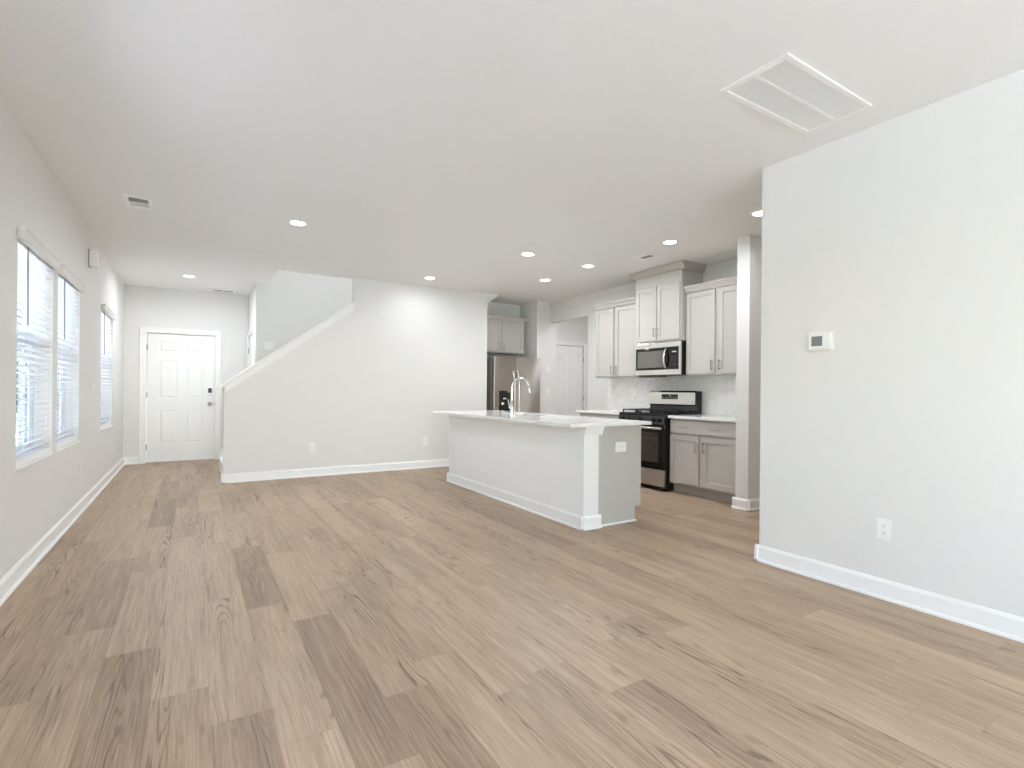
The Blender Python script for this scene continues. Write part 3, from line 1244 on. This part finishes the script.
def base_cabinet(label, y0, y1, doors, handles, drawer, dpulls, xf=4.782):
    t = thing('base_cabinet', label, 'kitchen cabinet', ((xf + XK) / 2, (y0 + y1) / 2, 0), 'base cabinets')
    b = B()
    b.box(xf, XK - .001, y0, y1, 0.112, 0.868, 0.001)
    obj('cabinet_body', b, 'cabinet', t)
    b = B()
    b.box(xf + .055, XK - .03, y0 + .001, y1 - .001, 0, 0.114)
    obj('toe_kick', b, 'toekick', t)
    fn = face_x(xf - .0008)
    for (a, c), hu in zip(doors, handles):
        b = B(fn)
        shaker(b, a, c, 0.132, 0.682, 0.02, 0.058)
        d = obj('cabinet_door', b, 'cabinet', t)
        pull(fn, hu, 0.565, 0.12, d)
    b = B(fn)
    b.box(drawer[0], drawer[1], 0, 0.02, 0.704, 0.848, 0.003)
    d = obj('drawer_front', b, 'cabinet', t)
    for u in dpulls:
        pull(fn, u, 0.773, 0.13, d, vertical=False)
    return t


base_cabinet('grey base cabinet with two doors and one wide drawer beside the end pier', 3.254, 4.168,
             [(3.757, 4.158), (3.292, 3.712)], (3.787, 3.682), (3.292, 4.158), (3.97, 3.535))
base_cabinet('grey base cabinet on the hall side of the range, mostly behind the island', 4.944, 5.835,
             [(5.41, 5.815), (4.962, 5.37)], (5.44, 5.34), (4.962, 5.815), (5.62, 5.17))

b = B()
b.box(4.735, XK - .0085, 3.2505, 4.170, 0.8685, 0.9, 0.003)
tag(obj('countertop', b, 'quartz'), 'short white quartz countertop between the range and the end pier', 'countertop', 'white countertops')
b = B()
b.box(4.735, XK - .0085, 4.942, 5.870, 0.8685, 0.9, 0.003)
tag(obj('countertop', b, 'quartz'), 'short white quartz countertop between the range and the hall opening', 'countertop', 'white countertops')
b = B()
b.box(XK - .008, XK - .0002, 3.2502, 5.892, 0.868, 1.45)
tag(obj('backsplash', b, 'tile'), 'pale grey marble mosaic backsplash behind the range', 'backsplash')

# ------------------------------------------------------------------ microwave
y0, y1, z0, z1, xf = 4.193, 4.945, 1.372, 1.792, 4.975
t = thing('microwave', 'stainless over-the-range microwave with dark glass door', 'microwave', (5.17, 4.57, z0))
b = B()
b.box(xf + .022, XK - .009, y0, y1, z0 + .012, z1, 0.002)
obj('microwave_body', b, 'black', t)
fn = face_x(xf + .022)
b = B(fn)
ga, gb, gc = 4.255, 4.915, 4.395      # black glass from ga..gb; control strip ga..gc
b.box(y0, y1, 0, 0.022, 1.727, z1, 0.003)
b.box(y0, y1, 0, 0.022, z0 + .014, 1.452, 0.003)
b.box(y0, 4.222, 0, 0.022, 1.452, 1.727, 0.002)
b.box(4.925, y1, 0, 0.022, 1.452, 1.727, 0.002)
obj('microwave_trim', b, 'steel_bright', t)
b = B(fn)
b.box(4.385, 4.925, 0.0, 0.020, 1.452, 1.727, 0.002)
dr = obj('microwave_door', b, 'blackglass', t)
b = B(fn)
b.box(4.455, 4.895, 0.0195, 0.0212, 1.478, 1.692, 0.0005)
obj('door_window', b, 'mwindow', dr, label='grey see-through door window')
b = B(fn)
pts = []
for k in range(13):
    a = k / 12
    pts.append((4.418, 0.022 + 0.042 * math.sin(math.pi * a) ** 0.7, 1.470 + a * 0.235))
b.tube(pts, [0.009 + 0.004 * math.sin(math.pi * k / 12) for k in range(13)], 10)
obj('door_handle', b, 'steel_bright', dr, smooth=True, label='curved stainless handle')
b = B(fn)
b.box(4.222, 4.383, 0.0, 0.019, 1.452, 1.727, 0.001)
cp = obj('control_panel', b, 'blackglass', t)
b = B(fn)
b.box(4.262, 4.325, 0.0188, 0.0196, 1.662, 1.674)
obj('clock_display', b, 'digit', cp)
b = B(fn)
for r in range(5):
    for c in range(3):
        b.box(4.250 + c * .036, 4.276 + c * .036, 0.0188, 0.0194, 1.475 + r * .032, 1.492 + r * .032)
obj('buttons', b, 'keypad', cp)
b = B()
b.box(xf + .03, 5.2, 4.60, 4.90, z0 - .004, z0 + .012, 0.002)
obj('vent_grille', b, 'darkgrey', t)

# ------------------------------------------------------------------ range
ya, yb = 4.1745, 4.9365
t = thing('gas_range', 'stainless and black freestanding gas range with backguard', 'range', (5.03, 4.555, 0))
b = B()
b.box(4.720, 5.355, ya, yb, 0.03, 0.895, 0.002)
obj('range_body', b, 'black', t)
b = B()
b.box(4.695, 5.28, ya, yb, 0.890, 0.912, 0.004)
obj('cooktop', b, 'black', t)
# burners and grates
for (bx, by) in ((4.86, 4.36), (4.86, 4.75), (5.13, 4.36), (5.13, 4.75), (5.0, 4.555)):
    b = B()
    b.lathe([(0.048, 0.911), (0.048, 0.918), (0.034, 0.920), (0.034, 0.927), (0.028, 0.930)], (bx, by, 0), 'z', 20)
    obj('burner', b, 'iron', t, smooth=True)
for (g0, g1) in ((4.195, 4.425), (4.435, 4.675), (4.685, 4.915)):
    b = B()
    zt, zb_ = 0.952, 0.940
    for xx in (4.735, 5.225):
        b.box(xx, xx + .012, g0, g1, zb_, zt, 0.002)
    for yy in (g0, g1 - .012):
        b.box(4.735, 5.237, yy, yy + .012, zb_, zt, 0.002)
    ym = (g0 + g1) / 2
    b.box(4.735, 5.237, ym - .006, ym + .006, zb_, zt, 0.002)
    for xx in (4.86, 4.98, 5.11):
        b.box(xx - .006, xx + .006, g0, g1, zb_, zt, 0.002)
    for xx in (4.738, 5.222):
        for yy in (g0 + .002, g1 - .014):
            b.box(xx, xx + .012, yy, yy + .012, 0.912, zb_)
    obj('grate', b, 'iron', t)
# control fascia with knobs
b = B()
b.prism([(4.720, 0.785), (4.672, 0.790), (4.690, 0.888), (4.720, 0.888)], ya, yb, 'uw')
cf = obj('control_fascia', b, 'black', t)
for ky in (4.855, 4.770, 4.555, 4.340, 4.255):
    b = B()
    b.lathe([(0.023, 0.008), (0.023, -0.006), (0.019, -0.008), (0.017, -0.026), (0.012, -0.029)], (4.676, ky, 0.840), 'x', 18)
    b.box(4.646, 4.652, ky - .003, ky + .003, 0.824, 0.856)
    obj('burner_knob', b, 'black', cf, smooth=True)
fn = face_x(4.718)
# oven door
b = B(fn)
b.box(ya + .004, yb - .004, 0, 0.040, 0.262, 0.782, 0.004)
od = obj('oven_door', b, 'blackglass', t)
b = B(fn)
b.box(ya + .085, yb - .085, 0.0395, 0.0412, 0.335, 0.690, 0.0005)
obj('oven_window', b, 'ovenin', od, label='brownish oven window')
b = B(fn)
b.box(ya + .09, yb - .09, 0.0412, 0.0418, 0.617, 0.622)
b.box(ya + .09, yb - .09, 0.0412, 0.0418, 0.500, 0.504)
obj('oven_rack_line', b, 'darkgrey', od)
b = B(fn)
b.box(ya + .010, yb - .010, 0.066, 0.090, 0.728, 0.758, 0.009, 3)
for s in (ya + .03, yb - .06):
    b.box(s, s + .03, 0.0395, 0.070, 0.733, 0.753, 0.003)
obj('oven_handle', b, 'steel_bright', od, smooth=True, label='stainless oven handle bar')
b = B(fn)
b.box(ya + .004, yb - .004, 0, 0.036, 0.058, 0.252, 0.004)
dw = obj('storage_drawer', b, 'steel', t, label='stainless storage drawer')
b = B(fn)
b.box(4.47, 4.64, 0.0355, 0.046, 0.215, 0.235, 0.004)
obj('drawer_pull', b, 'steel_bright', dw)
for yy in (ya + .04, yb - .08):
    for xx in (4.76, 5.29):
        b = B()
        b.box(xx, xx + .04, yy, yy + .04, 0.0, 0.032)
        obj('range_foot', b, 'black', t)
# backguard
b = B()
b.prism([(5.245, 0.905), (5.345, 0.905), (5.345, 1.185), (5.262, 1.185), (5.240, 1.165), (5.240, 1.02), (5.262, 1.0)], ya, yb, 'uw')
bgd = obj('backguard', b, 'black', t)
b = B()
b.prism([(5.236, 1.018), (5.2405, 1.018), (5.2405, 1.166), (5.263, 1.187), (5.262, 1.191), (5.236, 1.168)], ya + .012, yb - .001, 'uw')
obj('backguard_panel', b, 'steel_bright', bgd, label='stainless control panel')
fn = face_x(5.236)
b = B(fn)
b.box(4.452, 4.715, 0, 0.0025, 1.082, 1.145, 0.0005)
ds = obj('display', b, 'blackglass', bgd)
b = B(fn)
b.box(4.562, 4.592, 0.0024, 0.0032, 1.122, 1.130)
obj('clock_digits', b, 'digit', ds)
b = B(fn)
for r in range(2):
    for c in range(6):
        b.box(4.466 + c * .042, 4.490 + c * .042, 0.0024, 0.003, 1.090 + r * .014, 1.097 + r * .014)
obj('buttons', b, 'slot', ds)

# ------------------------------------------------------------------ fridge
x0, x1, yf = 4.122, 5.032, 7.20
t = thing('refrigerator', 'stainless side-by-side fridge with water dispenser in the alcove', 'fridge', ((x0 + x1) / 2, 7.55, 0))
b = B()
b.box(x0 + .004, x1 - .004, yf + .085, 7.94, 0.03, 1.722, 0.004)
obj('fridge_body', b, 'fridgeside', t)
b = B()
b.box(x0 + .01, x1 - .01, yf + .07, yf + .086, 0.06, 1.70)
obj('door_gasket', b, 'black', t)
b = B()
b.box(x0 + .02, x1 - .02, yf + .03, yf + .085, 0.012, 0.075)
obj('base_grille', b, 'black', t)
for xx in (x0 + .06, x1 - .1):
    for yy in (yf + .10, 7.86):
        b = B()
        b.box(xx, xx + .04, yy, yy + .04, 0, 0.031)
        obj('fridge_foot', b, 'black', t)
fn = face_y(yf + .07)
xs = 4.527
doors = []
for a, c in ((x0, xs - .003), (xs + .003, x1)):
    b = B(fn)
    b.box(a, c, 0, 0.07, 0.08, 1.733, 0.010, 3)
    doors.append(obj('fridge_door', b, 'steel', t))
for dd, hx in zip(doors, (4.478, 4.562)):
    b = B(face_y(yf))
    pts = []
    for k in range(21):
        a = k / 20
        pts.append((hx, 0.004 + 0.065 * min(1.0, math.sin(math.pi * a) * 2.2), 0.42 + a * 1.07))
    b.tube(pts, 0.013, 12)
    obj('door_handle', b, 'steel_bright', dd, smooth=True, label='bright bowed door handle')
fn = face_y(yf)
b = B(fn)
b.box(4.217, 4.426, -0.002, 0.004, 0.83, 1.17, 0.003)
dp = obj('water_dispenser', b, 'blackglass', doors[0], label='black water and ice dispenser')
b = B(fn)
b.box(4.24, 4.40, 0.003, 0.006, 0.86, 1.05, 0.003)
obj('dispenser_recess', b, 'black', dp)
b = B(fn)
b.box(4.285, 4.345, 0.005, 0.035, 1.03, 1.06, 0.006)
b.box(4.255, 4.305, 0.005, 0.030, 0.94, 0.985, 0.008)
b.box(4.375, 4.415, 0.004, 0.007, 1.145, 1.165, 0.001)
obj('dispenser_spout', b, 'steel_bright', dp)

# ------------------------------------------------------------------ island
IX0, IX1, IX2, IY0, IY1 = 2.82, 2.985, 3.505, 3.385, 6.07
t = thing('kitchen_island', 'long white fronted kitchen island with a grey end panel', 'kitchen island', (3.16, 4.73, 0))
b = B()
b.box(IX0, IX1, IY0, IY1, 0, 0.874, 0.001)
obj('island_half_wall', b, 'trim', t, label='white painted half wall')
b = B()
b.prism([(IX1, 0), (3.43, 0), (3.43, 0.135), (IX2, 0.135), (IX2, 0.874), (IX1, 0.874)], IY0 + .012, IY0 + .030, 'uw')
obj('end_panel', b, 'cabinet', t, label='grey end panel')
b = B()
b.prism([(IX1, 0), (3.43, 0), (3.43, 0.135), (IX2, 0.135), (IX2, 0.680), (IX1, 0.680)], IY0 + .030, IY1 - .012, 'uw')
b.box(IX1, IX2, IY0 + .030, 4.595, 0.680, 0.874)
b.box(IX1, IX2, 5.345, IY1 - .012, 0.680, 0.874)
b.box(IX1, 3.105, 4.595, 5.345, 0.680, 0.874)
b.box(3.490, IX2, 4.595, 5.345, 0.680, 0.874)
obj('cabinet_body', b, 'cabinet', t)
b = B()
for poly, a0, a1, pl in (
        ([(IX0 - d, w) for d, w in BASE_PROF], IY0 - .028, IY1 + .028, 'uw'),
        ([(IY0 - d, w) for d, w in BASE_PROF], IX0 - .028, IX1 + .024, 'dw'),
        ([(IY1 + d, w) for d, w in BASE_PROF], IX0 - .028, IX1 + .024, 'dw')):
    b.prism(poly, a0, a1, pl)
b.box(IX1, 3.442, IY0 - .002, IY0 + .0115, 0, 0.018, 0.003)
obj('island_baseboard', b, 'trim', t)
# trim under the top, with a flared cap block on the ends of the half wall
b = B()
tp = [(0, 0.805), (0.006, 0.805), (0.010, 0.822), (0.020, 0.836), (0.020, 0.846), (0, 0.846)]
b.prism([(IX0 - d * .6, w) for d, w in tp], IY0 + .02, IY1, 'uw')
for sg, yy in ((-1, IY0), (1, IY1)):
    prof = [(0.0, 0.798), (0.010, 0.798), (0.012, 0.815), (0.034, 0.8735), (0.0, 0.8735)]
    b.prism([(yy + sg * d, w) for d, w in prof], IX0 - .004, IX1, 'dw')
    b.prism([(IX1, 0.798), (IX1 + .010, 0.798), (IX1 + .012, 0.815), (IX1 + .034, 0.8735), (IX1, 0.8735)], yy - (.034 if sg < 0 else -.0), yy + (.011 if sg < 0 else .034), 'uw')
obj('cap_trim', b, 'trim', t)
fn = face_xp(IX2 + .0008)
for a, c, hu in ((3.42, 3.86, 3.83), (3.88, 4.32, 3.91), (4.34, 4.86, 4.83), (4.88, 5.40, 4.91), (5.42, 6.04, 6.0)):
    b = B(fn)
    shaker(b, a, c, 0.15, 0.69)
    d = obj('cabinet_door', b, 'cabinet', t)
    pull(fn, hu, 0.60, 0.12, d)
    b = B(fn)
    b.box(a, c, 0, 0.02, 0.705, 0.855, 0.003)
    d = obj('drawer_front', b, 'cabinet', t)
    pull(fn, (a + c) / 2, 0.78, 0.13, d, vertical=False)
outlet(face_y(IY0 + .012), 3.25, 0.682, 'white wall outlet turned sideways on the grey end of the island', 0.128, 0.088, True)

# island countertop with the sink cut-out
SX0, SX1, SY0, SY1 = 3.13, 3.47, 4.62, 5.32
CX0, CX1, CY0_, CY1_ = 2.62, 3.56, 3.32, 6.15
b = B()
bm = b.bm
xs_, ys_ = [CX0, SX0, SX1, CX1], [CY0_, SY0, SY1, CY1_]
grid = {}
for zi, z in enumerate((0.8755, 0.905)):
    for i, x in enumerate(xs_):
        for j, y in enumerate(ys_):
            grid[(i, j, zi)] = bm.verts.new((x, y, z))
for i in range(3):
    for j in range(3):
        if (i, j) == (1, 1):
            continue
        bm.faces.new([grid[k] for k in ((i, j, 1), (i + 1, j, 1), (i + 1, j + 1, 1), (i, j + 1, 1))])
        bm.faces.new([grid[k] for k in ((i, j, 0), (i, j + 1, 0), (i + 1, j + 1, 0), (i + 1, j, 0))])


def side(a, c):
    bm.faces.new([grid[(a[0], a[1], 0)], grid[(c[0], c[1], 0)], grid[(c[0], c[1], 1)], grid[(a[0], a[1], 1)]])


for i in range(3):
    side((i, 0), (i + 1, 0)); side((i + 1, 3), (i, 3)); side((0, i + 1), (0, i)); side((3, i), (3, i + 1))
side((1, 1), (1, 2)); side((1, 2), (2, 2)); side((2, 2), (2, 1)); side((2, 1), (1, 1))
es = [e for e in bm.edges if len(e.link_faces) == 2 and abs(e.link_faces[0].normal.dot(e.link_faces[1].normal)) < 0.5]
bm.normal_update()
es = [e for e in bm.edges if len(e.link_faces) == 2 and abs(e.link_faces[0].normal.dot(e.link_faces[1].normal)) < 0.5]
bmesh.ops.bevel(bm, geom=es, offset=0.003, offset_type='OFFSET', segments=2, profile=0.5, affect='EDGES')
ct = tag(obj('countertop', b, 'quartz'), 'long white quartz countertop overhanging the island', 'countertop', 'white countertops')

b = B()
for (u0, u1, v0, v1, w0, w1) in ((SX0 - .012, SX1 + .012, SY0 - .012, SY1 + .012, 0.690, 0.696),
                                 (SX0 - .012, SX0 - .004, SY0 - .012, SY1 + .012, 0.696, 0.8745),
                                 (SX1 + .004, SX1 + .012, SY0 - .012, SY1 + .012, 0.696, 0.8745),
                                 (SX0 - .004, SX1 + .004, SY0 - .012, SY0 - .004, 0.696, 0.8745),
                                 (SX0 - .004, SX1 + .004, SY1 + .004, SY1 + .012, 0.696, 0.8745)):
    b.box(u0, u1, v0, v1, w0, w1)
tag(obj('kitchen_sink', b, 'steel'), 'stainless sink bowl set under the island countertop', 'sink')

# faucet
fx, fy, fz = 3.052, 4.92, 0.905
t = thing('faucet', 'tall chrome gooseneck faucet on the island countertop', 'faucet', (fx, fy, fz))
b = B()
b.lathe([(0.028, 0.0), (0.028, 0.006), (0.021, 0.010), (0.020, 0.145), (0.016, 0.152), (0.013, 0.155)], (fx, fy, fz), 'z', 24)
obj('faucet_body', b, 'chrome', t, smooth=True)
b = B()
pts = [(fx, fy, fz + .15), (fx, fy, 1.195)]
R = 0.115
for k in range(1, 17):
    a = math.pi * (1 - k / 18.0)
    pts.append((fx + R + R * math.cos(a), fy, 1.195 + R * math.sin(a)))
b.tube(pts, 0.0115, 14)
obj('spout', b, 'chrome', t, smooth=True)
b = B()
p = Vector(pts[-1])
dirv = Vector((0.30, 0, -1)).normalized()
q = [tuple(p - dirv * .006), tuple(p + dirv * .014), tuple(p + dirv * .016), tuple(p + dirv * .085)]
b.tube(q, [0.0125, 0.0125, 0.0155, 0.0165], 14)
sh = obj('spray_head', b, 'chrome', t, smooth=True)
b = B()
b.tube([tuple(p + dirv * .010), tuple(p + dirv * .018)], 0.0162, 14)
obj('seal_ring', b, 'black', sh)
b = B()
b.tube([(fx, fy + .016, 0.985), (fx, fy + .050, 0.985)], 0.013, 12)
b.tube([(fx, fy + .044, 0.985), (fx - .004, fy + .060, 1.02), (fx - .008, fy + .070, 1.075)], [0.008, 0.0065, 0.005], 10)
obj('lever_handle', b, 'chrome', t, smooth=True)

# ------------------------------------------------------------------ outside the windows
b = B()
b.box(-60, -1.08, -40, 80, -0.45, -0.35)
b.box(-1.08, 20, -40, -12, -0.45, -0.35)
g = obj('lawn_grass', b, 'grass')
b = B()
b.box(-1.08, 20, -12, -3.93, -0.45, -0.06)
struct('floor_bounce_slab', b, 'concrete')  # unseen pale slab, added to bounce sunlight up to the ceiling
b = B()
b.box(-5.2, -1.09, -11, 40, -0.349, -0.31)
struct('floor_pale_strip', b, 'concrete')  # pale strip added to lighten the ground beyond the blinds
g['kind'] = 'stuff'
g['label'] = 'mown lawn outside the windows'
g['category'] = 'lawn'
rnd = random.Random(5)


def tree(x, y, h, r, label):
    t = thing('tree', label, 'tree', (x, y, -0.35), 'trees outside the windows')
    b = B()
    b.tube([(x, y, -0.30), (x + .05, y, h * .3), (x - .03, y + .05, h * .6)], [r * .12, r * .09, r * .05], 10)
    obj('trunk', b, 'bark', t)
    b = B()
    for k in range(420):
        a, c = rnd.uniform(0, 2 * math.pi), rnd.uniform(-1, 1)
        rr = r * rnd.uniform(0.55, 1.0)
        s = math.sqrt(1 - c * c)
        p = Vector((x + rr * s * math.cos(a), y + rr * s * math.sin(a), h * .66 + rr * c * 1.15))
        d1, d2 = Vector([rnd.gauss(0, 1) for _ in range(3)]).normalized(), Vector([rnd.gauss(0, 1) for _ in range(3)]).normalized()
        L = rnd.uniform(0.28, 0.5) * r * .35
        vs = [b.bm.verts.new(p + d1 * L), b.bm.verts.new(p + d2 * L), b.bm.verts.new(p - d1 * L), b.bm.verts.new(p - d2 * L)]
        b.bm.faces.new(vs)
    obj('leaves', b, 'leaf', t)


tree(-7.4, 33, 4.2, 1.9, 'leafy tree seen through the nearest blind, closer of two')
tree(-9.2, 44, 5.0, 2.6, 'leafy tree seen through the nearest blind, farther of two')
